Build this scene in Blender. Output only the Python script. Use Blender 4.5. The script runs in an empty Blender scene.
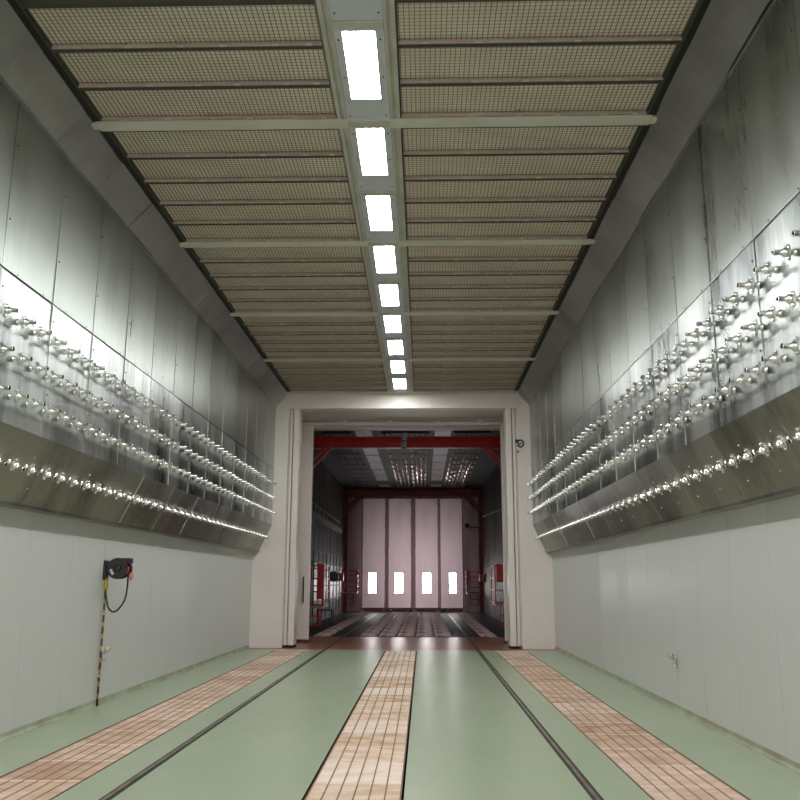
import bpy, bmesh, math, random
from mathutils import Vector, Matrix
random.seed(7)
S = bpy.context.scene
COL = S.collection
PI = math.pi

# ------------------------------------------------------------------ colours and materials
def lin(c):
    o = []
    for v in c[:3]:
        v = v / 255.0
        o.append(v / 12.92 if v <= 0.04045 else ((v + 0.055) / 1.055) ** 2.4)
    return (o[0], o[1], o[2], 1.0)

def new_mat(name):
    m = bpy.data.materials.new(name); m.use_nodes = True
    nt = m.node_tree; nt.nodes.clear()
    out = nt.nodes.new('ShaderNodeOutputMaterial')
    b = nt.nodes.new('ShaderNodeBsdfPrincipled')
    nt.links.new(b.outputs[0], out.inputs[0])
    return m, nt, b

def noise(nt, scale, detail=3.0, stretch=(1, 1, 1), rough=0.55, coord='Object'):
    tc = nt.nodes.new('ShaderNodeTexCoord')
    mp = nt.nodes.new('ShaderNodeMapping'); mp.inputs['Scale'].default_value = stretch
    n = nt.nodes.new('ShaderNodeTexNoise'); n.inputs['Scale'].default_value = scale
    n.inputs['Detail'].default_value = detail; n.inputs['Roughness'].default_value = rough
    nt.links.new(tc.outputs[coord], mp.inputs[0]); nt.links.new(mp.outputs[0], n.inputs[0])
    return n.outputs[0]

def ramp(nt, fac, stops):
    r = nt.nodes.new('ShaderNodeValToRGB')
    e = r.color_ramp.elements
    while len(e) < len(stops): e.new(0.5)
    for i, (p, c) in enumerate(stops):
        e[i].position = p; e[i].color = c
    nt.links.new(fac, r.inputs[0])
    return r.outputs[0]

def g(v): return (v, v, v, 1)

def bump(nt, b, h, strength, dist=0.02):
    bp = nt.nodes.new('ShaderNodeBump'); bp.inputs['Strength'].default_value = strength
    bp.inputs['Distance'].default_value = dist
    nt.links.new(h, bp.inputs['Height']); nt.links.new(bp.outputs[0], b.inputs['Normal'])

def plain(name, c, rough=0.5, metal=0.0, c2=None, scale=3.0, stretch=(1, 1, 1), spec=0.5, bmp=0.0, lo=0.35, hi=0.65, detail=3.0):
    m, nt, b = new_mat(name)
    b.inputs['Roughness'].default_value = rough; b.inputs['Metallic'].default_value = metal
    b.inputs['Specular IOR Level'].default_value = spec
    c2 = c2 or tuple(v * 0.9 for v in c)
    n = noise(nt, scale, detail, stretch)
    nt.links.new(ramp(nt, n, [(lo, lin(c2)), (hi, lin(c))]), b.inputs['Base Color'])
    if bmp: bump(nt, b, n, bmp)
    return m

def emit(name, c, s):
    m = bpy.data.materials.new(name); m.use_nodes = True
    nt = m.node_tree; nt.nodes.clear()
    out = nt.nodes.new('ShaderNodeOutputMaterial'); e = nt.nodes.new('ShaderNodeEmission')
    e.inputs[0].default_value = c; e.inputs[1].default_value = s
    nt.links.new(e.outputs[0], out.inputs[0])
    return m

def steel(name, c, c2, r0, r1, scale=1.2, stretch=(1, 1, 0.25), bmp=0.12):
    m, nt, b = new_mat(name)
    b.inputs['Metallic'].default_value = 1.0
    n = noise(nt, scale, 5.0, stretch, 0.6)
    n2 = noise(nt, 14.0, 2.0, (1, 1, 0.12), 0.6)
    ad = nt.nodes.new('ShaderNodeMath'); ad.operation = 'MULTIPLY_ADD'
    nt.links.new(n2, ad.inputs[0]); ad.inputs[1].default_value = 0.18
    nt.links.new(n, ad.inputs[2])
    nt.links.new(ramp(nt, ad.outputs[0], [(0.44, lin(c2)), (0.66, lin(c))]), b.inputs['Base Color'])
    nt.links.new(ramp(nt, ad.outputs[0], [(0.42, g(r0)), (0.75, g(r1))]), b.inputs['Roughness'])
    nb = noise(nt, 1.6, 3.0, (1, 1, 0.5), 0.5)
    bump(nt, b, nb, bmp, 0.04)
    return m

M = {}
M['steel_upper'] = steel('galvanised_upper', (170, 176, 169), (154, 159, 153), 0.27, 0.35, bmp=0.16)  # highlight edge put into the colour: darker sheets above the seam
M['steel_lower'] = steel('galvanised_lower', (194, 199, 196), (108, 113, 113), 0.26, 0.37, bmp=0.2)  # highlight level lifted in the colour; dark blotches stand in for reflections
M['steel_skirt'] = steel('galvanised_skirt', (164, 164, 153), (118, 115, 108), 0.28, 0.40, bmp=0.08)
M['cornice'] = steel('cornice_sheet', (178, 177, 174), (160, 158, 154), 0.34, 0.46, bmp=0.25)
M['seam'] = plain('seam_lip', (218, 220, 216), 0.32, 1.0)
M['dark'] = plain('dark_gap', (28, 28, 26), 0.8)
M['rivet'] = plain('rivet_head', (60, 60, 58), 0.4, 1.0)
M['screw'] = plain('bright_screw', (225, 225, 220), 0.2, 1.0)
M['panel'] = plain('white_wall_panel', (240, 240, 239), 0.5, 0.0, (239, 239, 238), 0.8, (1, 1, 0.5))
m, nt, b = new_mat('white_wall_panel')
b.inputs['Base Color'].default_value = lin((198, 200, 197)); b.inputs['Roughness'].default_value = 0.3
M['panel'] = m
M['panel_joint'] = plain('panel_joint', (150, 149, 142), 0.6)
M['base'] = plain('cove_base', (168, 176, 150), 0.4, 0.0, (142, 138, 112), 2.5)
M['frame_white'] = plain('portal_paint', (230, 223, 217), 0.4, 0.0, (223, 215, 208), 1.0)
M['frame_grey'] = plain('portal_soffit', (214, 203, 201), 0.45, 0.0, (206, 194, 192), 1.2)
M['leaf_paint'] = plain('leaf_paint', (222, 213, 208), 0.4, 0.0, (212, 202, 196), 1.0)
M['chrome'] = plain('polished_nozzle', (240, 241, 239), 0.16, 1.0, (225, 225, 222), 8.0)
M['bore'] = plain('nozzle_bore', (12, 12, 12), 0.7)
M['black'] = plain('black_plastic', (22, 22, 22), 0.35, 0.0, (14, 14, 14), 9.0)
M['black_metal'] = plain('blackened_steel', (34, 31, 29), 0.5, 0.4)
M['red'] = plain('red_paint', (228, 42, 34), 0.4, 0.0, (196, 32, 28), 2.0)
M['red_dark'] = plain('dark_red_paint', (176, 40, 36), 0.45, 0.0, (136, 32, 30), 2.0)
M['brass'] = plain('brass_fitting', (214, 158, 130), 0.3, 0.9)
M['grey_fit'] = plain('grey_fitting', (205, 200, 196), 0.35, 0.2, (170, 164, 160), 12.0)
M['yellow'] = plain('yellow_knob', (196, 168, 40), 0.5)
M['cloth'] = plain('filter_cloth', (242, 235, 220), 0.95, 0.0, (230, 221, 204), 1.6, (1, 1, 1), 0.1)
M['wire'] = plain('filter_wire', (138, 116, 108), 0.6, 0.0)
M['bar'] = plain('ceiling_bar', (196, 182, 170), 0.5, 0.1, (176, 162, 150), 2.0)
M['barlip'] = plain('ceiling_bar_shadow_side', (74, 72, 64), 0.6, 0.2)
M['clip'] = plain('glint_clip', (222, 212, 200), 0.3, 0.6)
M['girder'] = plain('girder_paint', (206, 204, 192), 0.5, 0.0, (196, 193, 180), 2.0)
M['fixture'] = plain('fixture_plate', (200, 205, 211), 0.45, 0.1, (192, 197, 203), 2.0)
M['channel'] = plain('channel_paint', (192, 190, 180), 0.5, 0.1, (178, 175, 164), 3.0)
M['lamp'] = emit('lamp_diffuser', (0.985, 1.0, 0.985, 1), 60.0)
M['lamp_off'] = plain('unlit_diffuser', (210, 196, 200), 0.4)

# epoxy floor
m, nt, b = new_mat('green_epoxy')
n = noise(nt, 0.9, 4.0, (1, 0.5, 1)); n2 = noise(nt, 5.0, 5.0, (1, 0.4, 1), 0.7)
base = ramp(nt, n, [(0.3, lin((160, 173, 147))), (0.7, lin((168, 181, 155)))])
spots = ramp(nt, n2, [(0.27, g(0.75)), (0.31, g(1.0))])
mx = nt.nodes.new('ShaderNodeMix'); mx.data_type = 'RGBA'; mx.blend_type = 'MULTIPLY'; mx.inputs[0].default_value = 0.4
nt.links.new(base, mx.inputs[6]); nt.links.new(spots, mx.inputs[7])
nt.links.new(mx.outputs[2], b.inputs['Base Color'])
nt.links.new(ramp(nt, n2, [(0.3, g(0.33)), (0.7, g(0.28))]), b.inputs['Roughness'])
bump(nt, b, noise(nt, 2.5, 2.0), 0.02, 0.02)
M['floor'] = m
M['oxide'] = plain('red_oxide_floor', (158, 100, 78), 0.3, 0.0, (138, 86, 66), 5.0, bmp=0.12)
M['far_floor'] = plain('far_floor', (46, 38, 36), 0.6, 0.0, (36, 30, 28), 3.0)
M['pit'] = plain('pit', (26, 24, 22), 0.9)

def per_object(name, cols, rough, scale, stretch, metal=0.0, bmp=0.0):
    """base colour with a dirt pattern whose tone shifts a little from one copy to the next"""
    m, nt, b = new_mat(name)
    oi = nt.nodes.new('ShaderNodeObjectInfo')
    tc = nt.nodes.new('ShaderNodeTexCoord')
    ad = nt.nodes.new('ShaderNodeVectorMath'); ad.operation = 'ADD'
    nt.links.new(tc.outputs['Object'], ad.inputs[0]); nt.links.new(oi.outputs['Location'], ad.inputs[1])
    mp = nt.nodes.new('ShaderNodeMapping'); mp.inputs['Scale'].default_value = stretch
    nt.links.new(ad.outputs[0], mp.inputs[0])
    n = nt.nodes.new('ShaderNodeTexNoise'); n.inputs['Scale'].default_value = scale; n.inputs['Detail'].default_value = 4
    nt.links.new(mp.outputs[0], n.inputs[0])
    k = nt.nodes.new('ShaderNodeMath'); k.operation = 'MULTIPLY_ADD'; k.inputs[1].default_value = 0.30
    nt.links.new(oi.outputs['Random'], k.inputs[0])
    sh = nt.nodes.new('ShaderNodeMath'); sh.operation = 'SUBTRACT'; sh.inputs[1].default_value = 0.13
    nt.links.new(n.outputs[0], sh.inputs[0]); nt.links.new(sh.outputs[0], k.inputs[2])
    nt.links.new(ramp(nt, k.outputs[0], [(0.28 + 0.44 * i / (len(cols) - 1), lin(c)) for i, c in enumerate(cols)]), b.inputs['Base Color'])
    b.inputs['Roughness'].default_value = rough; b.inputs['Metallic'].default_value = metal
    if bmp: bump(nt, b, n.outputs[0], bmp)
    return m
M['mat'] = per_object('grate_filter', [(198, 164, 128), (216, 190, 170), (226, 206, 190), (236, 222, 212)], 0.6, 2.2, (1, 2.5, 1), bmp=0.1)
M['mat_side'] = per_object('side_grate_filter', [(182, 144, 116), (200, 168, 148), (212, 186, 168), (226, 208, 196)], 0.6, 2.2, (1, 2.5, 1), bmp=0.1)
M['rod_tone'] = per_object('grate_rod_tone', [(190, 160, 124), (216, 198, 174), (228, 214, 198), (240, 232, 222)], 0.5, 3.0, (1, 2.0, 1))
M['rod_side'] = per_object('side_grate_rod_tone', [(178, 148, 122), (202, 178, 156), (216, 196, 176), (232, 220, 208)], 0.5, 3.0, (1, 2.0, 1))
M['bearing_side'] = plain('side_grate_bar', (172, 134, 114), 0.55, 0.1)
M['bearing'] = plain('grate_bar', (140, 104, 86), 0.55, 0.1)
M['rod'] = plain('grate_rod', (246, 234, 226), 0.3, 0.2, (232, 212, 198), 6.0)
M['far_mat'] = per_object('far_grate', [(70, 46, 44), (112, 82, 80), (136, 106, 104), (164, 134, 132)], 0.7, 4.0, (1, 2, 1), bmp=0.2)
M['glint'] = plain('far_grate_glint', (226, 196, 192), 0.4, 0.2)  # pale tone of the glints painted onto the far grates
M['rail'] = plain('rail_steel', (158, 144, 128), 0.35, 0.4, (120, 108, 98), 4.0)
M['groove'] = plain('rail_groove', (52, 52, 46), 0.6, 0.0, (38, 38, 34), 4.0)
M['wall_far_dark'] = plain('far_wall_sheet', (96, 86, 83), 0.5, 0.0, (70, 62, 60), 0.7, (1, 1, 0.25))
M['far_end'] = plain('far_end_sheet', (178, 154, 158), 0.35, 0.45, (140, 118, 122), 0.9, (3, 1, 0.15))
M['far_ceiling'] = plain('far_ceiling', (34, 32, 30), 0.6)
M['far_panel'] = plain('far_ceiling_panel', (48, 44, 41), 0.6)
M['glint_tab'] = plain('glint_tab_metal', (220, 196, 190), 0.25, 0.8)  # bright metal for the tabs added to catch light
M['sheeting'] = plain('white_sheeting', (226, 222, 222), 0.4, 0.0, (150, 140, 140), 3.0, (1, 1, 0.6))
M['curtain'] = plain('grey_sheet', (150, 140, 136), 0.6, 0.0, (82, 70, 68), 2.4, (1, 1, 0.4))
M['orange'] = plain('orange_lens', (230, 96, 30), 0.4)
M['tray'] = plain('pale_tray', (190, 180, 174), 0.5)
M['copper_base'] = plain('door_sill_paint', (168, 122, 98), 0.45, 0.0, (146, 102, 80), 4.0)
M['gasket'] = plain('door_gasket', (104, 76, 76), 0.7)

# folding door leaf: painted sheet with brown stains creeping in from its two long edges
def leaf_mat(name, hw):
    m, nt, b = new_mat(name)
    tc = nt.nodes.new('ShaderNodeTexCoord'); sp = nt.nodes.new('ShaderNodeSeparateXYZ')
    nt.links.new(tc.outputs['Object'], sp.inputs[0])
    ab = nt.nodes.new('ShaderNodeMath'); ab.operation = 'ABSOLUTE'; nt.links.new(sp.outputs[0], ab.inputs[0])
    su = nt.nodes.new('ShaderNodeMath'); su.operation = 'SUBTRACT'; su.inputs[0].default_value = hw; nt.links.new(ab.outputs[0], su.inputs[1])
    n = noise(nt, 3.0, 5.0, (1, 1, 0.6), 0.7)
    k = nt.nodes.new('ShaderNodeMath'); k.operation = 'MULTIPLY_ADD'; k.inputs[1].default_value = -0.11
    nt.links.new(n, k.inputs[0]); nt.links.new(su.outputs[0], k.inputs[2])
    stain = ramp(nt, k.outputs[0], [(0.0, g(0.9)), (0.03, g(0))])
    n2 = noise(nt, 1.4, 4.0, (2, 1, 0.2))
    base = ramp(nt, n2, [(0.3, lin((230, 208, 213))), (0.7, lin((242, 222, 227)))])
    mx = nt.nodes.new('ShaderNodeMix'); mx.data_type = 'RGBA'
    nt.links.new(stain, mx.inputs[0]); nt.links.new(base, mx.inputs[6]); mx.inputs[7].default_value = lin((128, 96, 96))
    nt.links.new(mx.outputs[2], b.inputs['Base Color']); b.inputs['Roughness'].default_value = 0.3; b.inputs['Metallic'].default_value = 0.7
    return m
M['leaf'] = leaf_mat('folding_leaf', 0.64)

def pane_mat(name, red):
    m = bpy.data.materials.new(name); m.use_nodes = True
    nt = m.node_tree; nt.nodes.clear()
    out = nt.nodes.new('ShaderNodeOutputMaterial'); e = nt.nodes.new('ShaderNodeEmission')
    n = noise(nt, 7.0, 2.0, (1, 1, 0.5))
    nt.links.new(ramp(nt, n, [(0.56 if red else 0.9, (1, 0.97, 0.97, 1)), (0.60 if red else 1.0, (0.05, 0.009, 0.010, 1))]), e.inputs[0])
    e.inputs[1].default_value = 24.0
    nt.links.new(e.outputs[0], out.inputs[0])
    return m
M['pane'] = pane_mat('daylit_pane', False)
M['pane_red'] = pane_mat('daylit_pane_red_marks', True)

# ------------------------------------------------------------------ mesh builder
class MB:
    def __init__(self): self.bm = bmesh.new(); self.mats = []
    def _mi(self, mat):
        if mat is None: return 0
        if mat not in self.mats: self.mats.append(mat)
        return self.mats.index(mat)
    def box(self, x0, x1, y0, y1, z0, z1, mat=None, bev=0.0, mtx=None):
        i = self._mi(mat)
        r = bmesh.ops.create_cube(self.bm, size=1.0)
        vs = r['verts']
        for v in vs:
            v.co = Vector(((x0 + x1) / 2 + v.co.x * abs(x1 - x0), (y0 + y1) / 2 + v.co.y * abs(y1 - y0), (z0 + z1) / 2 + v.co.z * abs(z1 - z0)))
            if mtx: v.co = mtx @ v.co
        fs = set(f for v in vs for f in v.link_faces)
        if bev:
            es = list(set(e for v in vs for e in v.link_edges))
            rb = bmesh.ops.bevel(self.bm, geom=es, offset=bev, segments=2, affect='EDGES', profile=0.5)
            fs = set(f for v in rb['verts'] for f in v.link_faces)
        for f in fs: f.material_index = i
        return self
    def quad(self, pts, mat=None):
        i = self._mi(mat)
        f = self.bm.faces.new([self.bm.verts.new(p) for p in pts]); f.material_index = i
        return self
    def prism(self, pts2, axis, a0, a1, mat=None):
        """closed profile swept along an axis"""
        i = self._mi(mat)
        def mk(p, a):
            return {'x': (a, p[0], p[1]), 'y': (p[0], a, p[1]), 'z': (p[0], p[1], a)}[axis]
        A = [self.bm.verts.new(mk(p, a0)) for p in pts2]; B = [self.bm.verts.new(mk(p, a1)) for p in pts2]
        n = len(pts2); fs = []
        for k in range(n):
            fs.append(self.bm.faces.new((A[k], A[(k + 1) % n], B[(k + 1) % n], B[k])))
        fs.append(self.bm.faces.new(list(reversed(A)))); fs.append(self.bm.faces.new(B))
        bmesh.ops.recalc_face_normals(self.bm, faces=fs)
        for f in fs: f.material_index = i
        return self
    def lathe(self, prof, origin, axis, seg=16, mat=None, smooth=True, cap=True):
        """prof = [(along, radius)]; spun about axis through origin"""
        i = self._mi(mat)
        ax = Vector(axis).normalized(); o = Vector(origin)
        u = ax.orthogonal().normalized(); w = ax.cross(u)
        rings = []
        for t, r in prof:
            rings.append([self.bm.verts.new(o + ax * t + (u * math.cos(2 * PI * k / seg) + w * math.sin(2 * PI * k / seg)) * max(r, 1e-5)) for k in range(seg)])
        fs = []
        for a, b in zip(rings, rings[1:]):
            for k in range(seg):
                fs.append(self.bm.faces.new((a[k], a[(k + 1) % seg], b[(k + 1) % seg], b[k])))
        if cap:
            fs.append(self.bm.faces.new(list(reversed(rings[0])))); fs.append(self.bm.faces.new(rings[-1]))
        for f in fs: f.material_index = i; f.smooth = smooth and len(f.verts) == 4
        return self
    def tube(self, pts, r, seg=8, mat=None):
        i = self._mi(mat)
        pts = [Vector(p) for p in pts]; rings = []; up = None
        for k, p in enumerate(pts):
            t = (pts[min(k + 1, len(pts) - 1)] - pts[max(k - 1, 0)]).normalized()
            if up is None: up = t.orthogonal().normalized()
            up = (up - t * up.dot(t)).normalized(); w = t.cross(up)
            rings.append([self.bm.verts.new(p + (up * math.cos(2 * PI * q / seg) + w * math.sin(2 * PI * q / seg)) * r) for q in range(seg)])
        fs = []
        for a, b in zip(rings, rings[1:]):
            for q in range(seg): fs.append(self.bm.faces.new((a[q], a[(q + 1) % seg], b[(q + 1) % seg], b[q])))
        fs.append(self.bm.faces.new(list(reversed(rings[0])))); fs.append(self.bm.faces.new(rings[-1]))
        for f in fs: f.material_index = i; f.smooth = len(f.verts) == 4
        return self
    def bar(self, p0, p1, w, h=None, mat=None):
        """square bar between two points"""
        h = h or w
        p0, p1 = Vector(p0), Vector(p1); d = p1 - p0; L = d.length
        q = d.to_track_quat('X', 'Z').to_matrix().to_4x4()
        return self.box(0, L, -w / 2, w / 2, -h / 2, h / 2, mat, 0, Matrix.Translation(p0) @ q)
    def build(self, name, mat=None, parent=None):
        me = bpy.data.meshes.new(name)
        if parent is not None:
            off = world_loc(parent)
            bmesh.ops.translate(self.bm, verts=self.bm.verts, vec=-off)
        self.bm.to_mesh(me); self.bm.free()
        for mm in (self.mats or [mat]): me.materials.append(mm)
        o = bpy.data.objects.new(name, me); COL.objects.link(o)
        if parent is not None: o.parent = parent
        return o

def world_loc(o):
    v = Vector((0, 0, 0))
    while o is not None: v += o.location; o = o.parent
    return v

def tag(o, label, cat, group=None, kind=None):
    o['label'] = label; o['category'] = cat
    if group: o['group'] = group
    if kind: o['kind'] = kind
    return o
def struct(o): o['kind'] = 'structure'; return o
def empty(name, loc, label=None, cat=None, group=None):
    o = bpy.data.objects.new(name, None); o.empty_display_size = 0.1; COL.objects.link(o); o.location = loc
    if label: tag(o, label, cat, group)
    return o
KIDS = {}
def copy_tree(o, parent=None):
    c = o.copy(); COL.objects.link(c); c.parent = parent
    for ch in list(o.children): copy_tree(ch, c)
    return c

ORD = ['', 'first', 'second', 'third', 'fourth', 'fifth', 'sixth', 'seventh', 'eighth', 'ninth', 'tenth', 'eleventh', 'twelfth', 'thirteenth',
       'fourteenth', 'fifteenth', 'sixteenth', 'seventeenth', 'eighteenth', 'nineteenth']
def ordinal(n):
    if n < 20: return ORD[n]
    t = {2: ('twenty', 'twentieth'), 3: ('thirty', 'thirtieth'), 4: ('forty', 'fortieth')}[n // 10]
    return t[1] if n % 10 == 0 else t[0] + '-' + ORD[n % 10]

# ------------------------------------------------------------------ key dimensions
Y0, YP, YB, YE = -4.0, 20.27, 22.3, 44.5       # rear of the hall, portal face, rear of portal, far doors
XW, XU, XS, XC = 3.55, 3.105, 3.40, 2.83       # white wall, steel wall, skirt foot, ceiling edge
ZC, ZK, ZF, ZB = 6.05, 5.737, 2.835, 2.216     # ceiling, cornice foot, fold, skirt foot
ZH = 5.67                                      # portal head
ZFC = 6.25                                     # far room ceiling

# ------------------------------------------------------------------ floor
mb = MB()
GY0, GY1 = 6.918 - 3 * 0.743, 19.55
strips = [(-2.82, -2.11), (-0.36, 0.36), (2.12, 2.82)]
def fq(x0, x1, y0, y1, z, mat): mb.quad([(x0, y0, z), (x1, y0, z), (x1, y1, z), (x0, y1, z)], mat)
fq(-3.7, 3.7, Y0, GY0, 0, M['floor']); fq(-3.7, 3.7, GY1, 19.85, 0, M['floor'])
xs = [-3.7] + [v for s in strips for v in s] + [3.7]
for k in range(0, len(xs), 2): fq(xs[k], xs[k + 1], GY0, GY1, 0, M['floor'])
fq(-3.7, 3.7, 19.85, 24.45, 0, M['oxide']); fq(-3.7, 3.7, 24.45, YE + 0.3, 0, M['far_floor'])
for a, c in strips:
    fq(a, c, GY0, GY1, -0.2, M['pit'])
    for x in (a, c): mb.quad([(x, GY0, -0.2), (x, GY1, -0.2), (x, GY1, 0), (x, GY0, 0)], M['pit'])
    for y in (GY0, GY1): mb.quad([(a, y, -0.2), (c, y, -0.2), (c, y, 0), (a, y, 0)], M['pit'])
struct(mb.build('floor'))

# ------------------------------------------------------------------ side walls
def panel_wall(s, seams, name):
    """white sandwich panels below, steel plenum above; s = -1 left, +1 right"""
    mb = MB()
    def bx(xa, xb, y0, y1, z0, z1, mat, bev=0): mb.box(min(s * xa, s * xb), max(s * xa, s * xb), y0, y1, z0, z1, mat, bev)
    bx(XW + 0.03, XW + 0.2, Y0, YP, 0, 6.3, M['panel_joint'])
    ys = [Y0] + seams + [YP]
    for a, c in zip(ys, ys[1:]):
        bx(XW, XW + 0.05, a + 0.0055, c - 0.0055, 0.0, ZB + 0.25, M['panel'], 0.003)
    w = struct(mb.build(name))
    # steel sheets
    mb = MB()
    rng = random.Random(11 if s < 0 else 23)
    y = Y0; step = 1.02
    lower_y = []
    off = 6.75 if s < 0 else 6.30
    y = off - math.ceil((off - Y0) / step) * step
    while y < YP:
        a, c = max(y, Y0), min(y + step, YP)
        if c - a > 0.05:
            lower_y.append(a)
            for (z0, z1, mt) in ((ZF, 4.15, M['steel_lower']), (4.15, ZK + 0.06, M['steel_upper'])):
                t = [rng.uniform(0.0, 0.011) for _ in range(4)]
                # a slightly dished sheet
                nx, nz = 5, 6
                dish = rng.uniform(-0.004, 0.004)
                G = []
                for i in range(nx + 1):
                    row = []
                    for j in range(nz + 1):
                        u, v = i / nx, j / nz
                        dx = (t[0] * (1 - u) * (1 - v) + t[1] * u * (1 - v) + t[2] * (1 - u) * v + t[3] * u * v) + dish * 4 * u * (1 - u) * v * (1 - v) * 2
                        row.append(mb.bm.verts.new((s * (XU + dx), a + (c - a) * u, z0 + (z1 - z0) * v)))
                    G.append(row)
                mi = mb._mi(mt)
                for i in range(nx):
                    for j in range(nz):
                        q = (G[i][j], G[i][j + 1], G[i + 1][j + 1], G[i + 1][j])
                        f = mb.bm.faces.new(q if s > 0 else q[::-1]); f.material_index = mi; f.smooth = True
            # lap seams, proud by a few millimetres
            mb.box(min(s * (XU - 0.0004), s * (XU + 0.006)), max(s * (XU - 0.0004), s * (XU + 0.006)), a - 0.005, a + 0.005, ZF, ZK + 0.04, M['steel_upper'])
            for z in [3.25, 3.98, 4.6, 5.3]:
                mb.lathe([(0, 0.009), (0.005, 0.007), (0.007, 0.002)], (s * (XU - 0.001), a + 0.04, z), (-s, 0, 0), 8, M['rivet'])
        y += step
    mb.box(min(s * (XU - 0.004), s * (XU + 0.006)), max(s * (XU - 0.004), s * (XU + 0.006)), Y0, YP, 4.143, 4.150, M['rivet'] if s < 0 else M['seam'])
    yy = Y0 + 0.1
    while yy < YP:
        mb.lathe([(0, 0.008), (0.003, 0.007), (0.005, 0.002)], (s * (XU - 0.003), yy, 4.165), (-s, 0, 0), 8, M['rivet']); yy += 0.52
    mb.build('steel_cladding', None, w)
    # slanted skirt
    mb = MB()
    rng = random.Random(5 if s < 0 else 6)
    dx, dz = XS - XU, ZB - ZF
    y = Y0
    L = math.hypot(dx, dz); nrm = Vector((-s * 0.902, 0, -0.43))
    edges = []
    y = off - 0.02 - math.ceil((off - Y0) / 1.36) * 1.36
    while y < YP:
        a, c = max(y, Y0), min(y + 1.36, YP)
        if c - a > 0.05:
            o = rng.uniform(0, 0.004)
            pts = [(s * (XU + o), a, ZF + 0.001), (s * (XS + rng.uniform(0, 0.004)), a, ZB), (s * (XS + rng.uniform(0, 0.004)), c, ZB), (s * (XU + rng.uniform(0, .004)), c, ZF + 0.001)]
            mb.quad(pts if s < 0 else pts[::-1], M['steel_skirt'])
            edges.append(a)
        y += 1.36
    for a in edges[1:]:
        p0 = Vector((s * XU, a, ZF)) + nrm * 0.001; p1 = Vector((s * XS, a, ZB)) + nrm * 0.001
        mb.bar(p0, p1, 0.010, 0.004, M['seam'] if rng.random() < (0.2 if s < 0 else 0.4) else M['steel_skirt'])
    y = Y0 + 0.3
    while y < YP:
        for t in (0.3, 0.75):
            p = Vector((s * (XU + dx * t), y + (0.2 if t > 0.5 else 0), ZF + dz * t))
            mb.lathe([(0, 0.012), (0.006, 0.009), (0.01, 0.002)], p, nrm, 8, M['screw'])
        y += 0.68
    # turned-in lip and underside
    a, c = s * XS, s * (XW + 0.02)
    mb.box(min(a, c), max(a, c), Y0, YP, ZB - 0.012, ZB + 0.004, M['steel_skirt'])
    mb.bar((s * (XS - 0.004), Y0, ZB), (s * (XS - 0.004), YP, ZB), 0.02, 0.03, M['steel_skirt'])
    mb.build('skirt_panel', None, w)
    # shiny end cap where the plenum meets the portal is the portal itself
    bb = MB()
    bb.prism([(s * XW, 0), (s * (XW - 0.03), 0), (s * (XW - 0.024), 0.012), (s * (XW - 0.008), 0.03), (s * (XW - 0.003), 0.07), (s * XW, 0.07)], 'y', Y0, YP, M['base'])
    struct(bb.build('baseboard_left' if s < 0 else 'baseboard_right'))
    return w
panel_wall(-1, [-2.2, -0.2, 1.8, 3.8, 5.8, 7.75, 8.72, 9.8, 10.83, 12.8, 13.72, 15.6, 16.7, 18.6], 'wall_left')
panel_wall(1, [-2.2, -0.2, 1.8, 3.8, 5.8, 7.64, 8.63, 9.66, 10.68, 11.86, 12.93, 13.6, 15.0, 16.6, 18.3], 'wall_right')
# the entrance behind the camera stands open to daylight
mb = MB()
for s in (-1, 1):
    a, c = sorted((s * 2.8, s * 3.75)); mb.box(a, c, Y0 - 0.2, Y0, 0, 6.3, M['frame_white'])
mb.box(-2.8, 2.8, Y0 - 0.2, Y0, 5.67, 6.3, M['frame_white'])
struct(mb.build('wall_rear'))
struct(MB().box(-14, 14, Y0 - 24, Y0 - 0.01, -0.3, -0.001, M['panel_joint']).build('floor_outside'))
pl_ = bpy.data.lights.new('entrance_portal', 'AREA'); pl_.shape = 'RECTANGLE'; pl_.size = 5.6; pl_.size_y = 5.67
pl_.cycles.is_portal = True
po = bpy.data.objects.new('entrance_portal', pl_); COL.objects.link(po); po.location = (0, Y0 - 0.1, 2.835); po.rotation_euler = (PI / 2, 0, 0)


# cornices
for s, nm in ((-1, 'trim_1'), (1, 'trim_2')):
    mb = MB(); rng = random.Random(3 + s)
    y = Y0
    while y < YP - 0.01:
        c = min(y + (1.02 if y > 5 else 1.5), YP)
        j = rng.uniform(-0.012, 0.012); k = rng.uniform(-0.012, 0.012)
        n = 6
        for i in range(n):
            a0, a1 = y + (c - y) * i / n, y + (c - y) * (i + 1) / n
            w0 = 0.006 * math.sin(PI * i / n); w1 = 0.006 * math.sin(PI * (i + 1) / n)
            pts = [(s * (XC + j - w0), a0, ZC + 0.003), (s * (XU + k - w0), a0, ZK), (s * (XU + k - w1), a1, ZK), (s * (XC + j - w1), a1, ZC + 0.003)]
            mb.quad(pts if s < 0 else pts[::-1], M['cornice'])
        mb.bar((s * (XC + .002), c, ZC), (s * (XU + .002), c, ZK), 0.008, 0.005, M['cornice'])
        y = c
    mb.box(min(s * (XU - .004), s * (XU + .03)), max(s * (XU - .004), s * (XU + .03)), Y0, YP, ZK - 0.03, ZK + 0.003, M['cornice'])
    struct(mb.build(nm))

# ------------------------------------------------------------------ ceiling
struct(MB().box(-3.75, 3.75, Y0, YB, 6.24, 6.4, M['cloth']).build('ceiling'))
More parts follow.
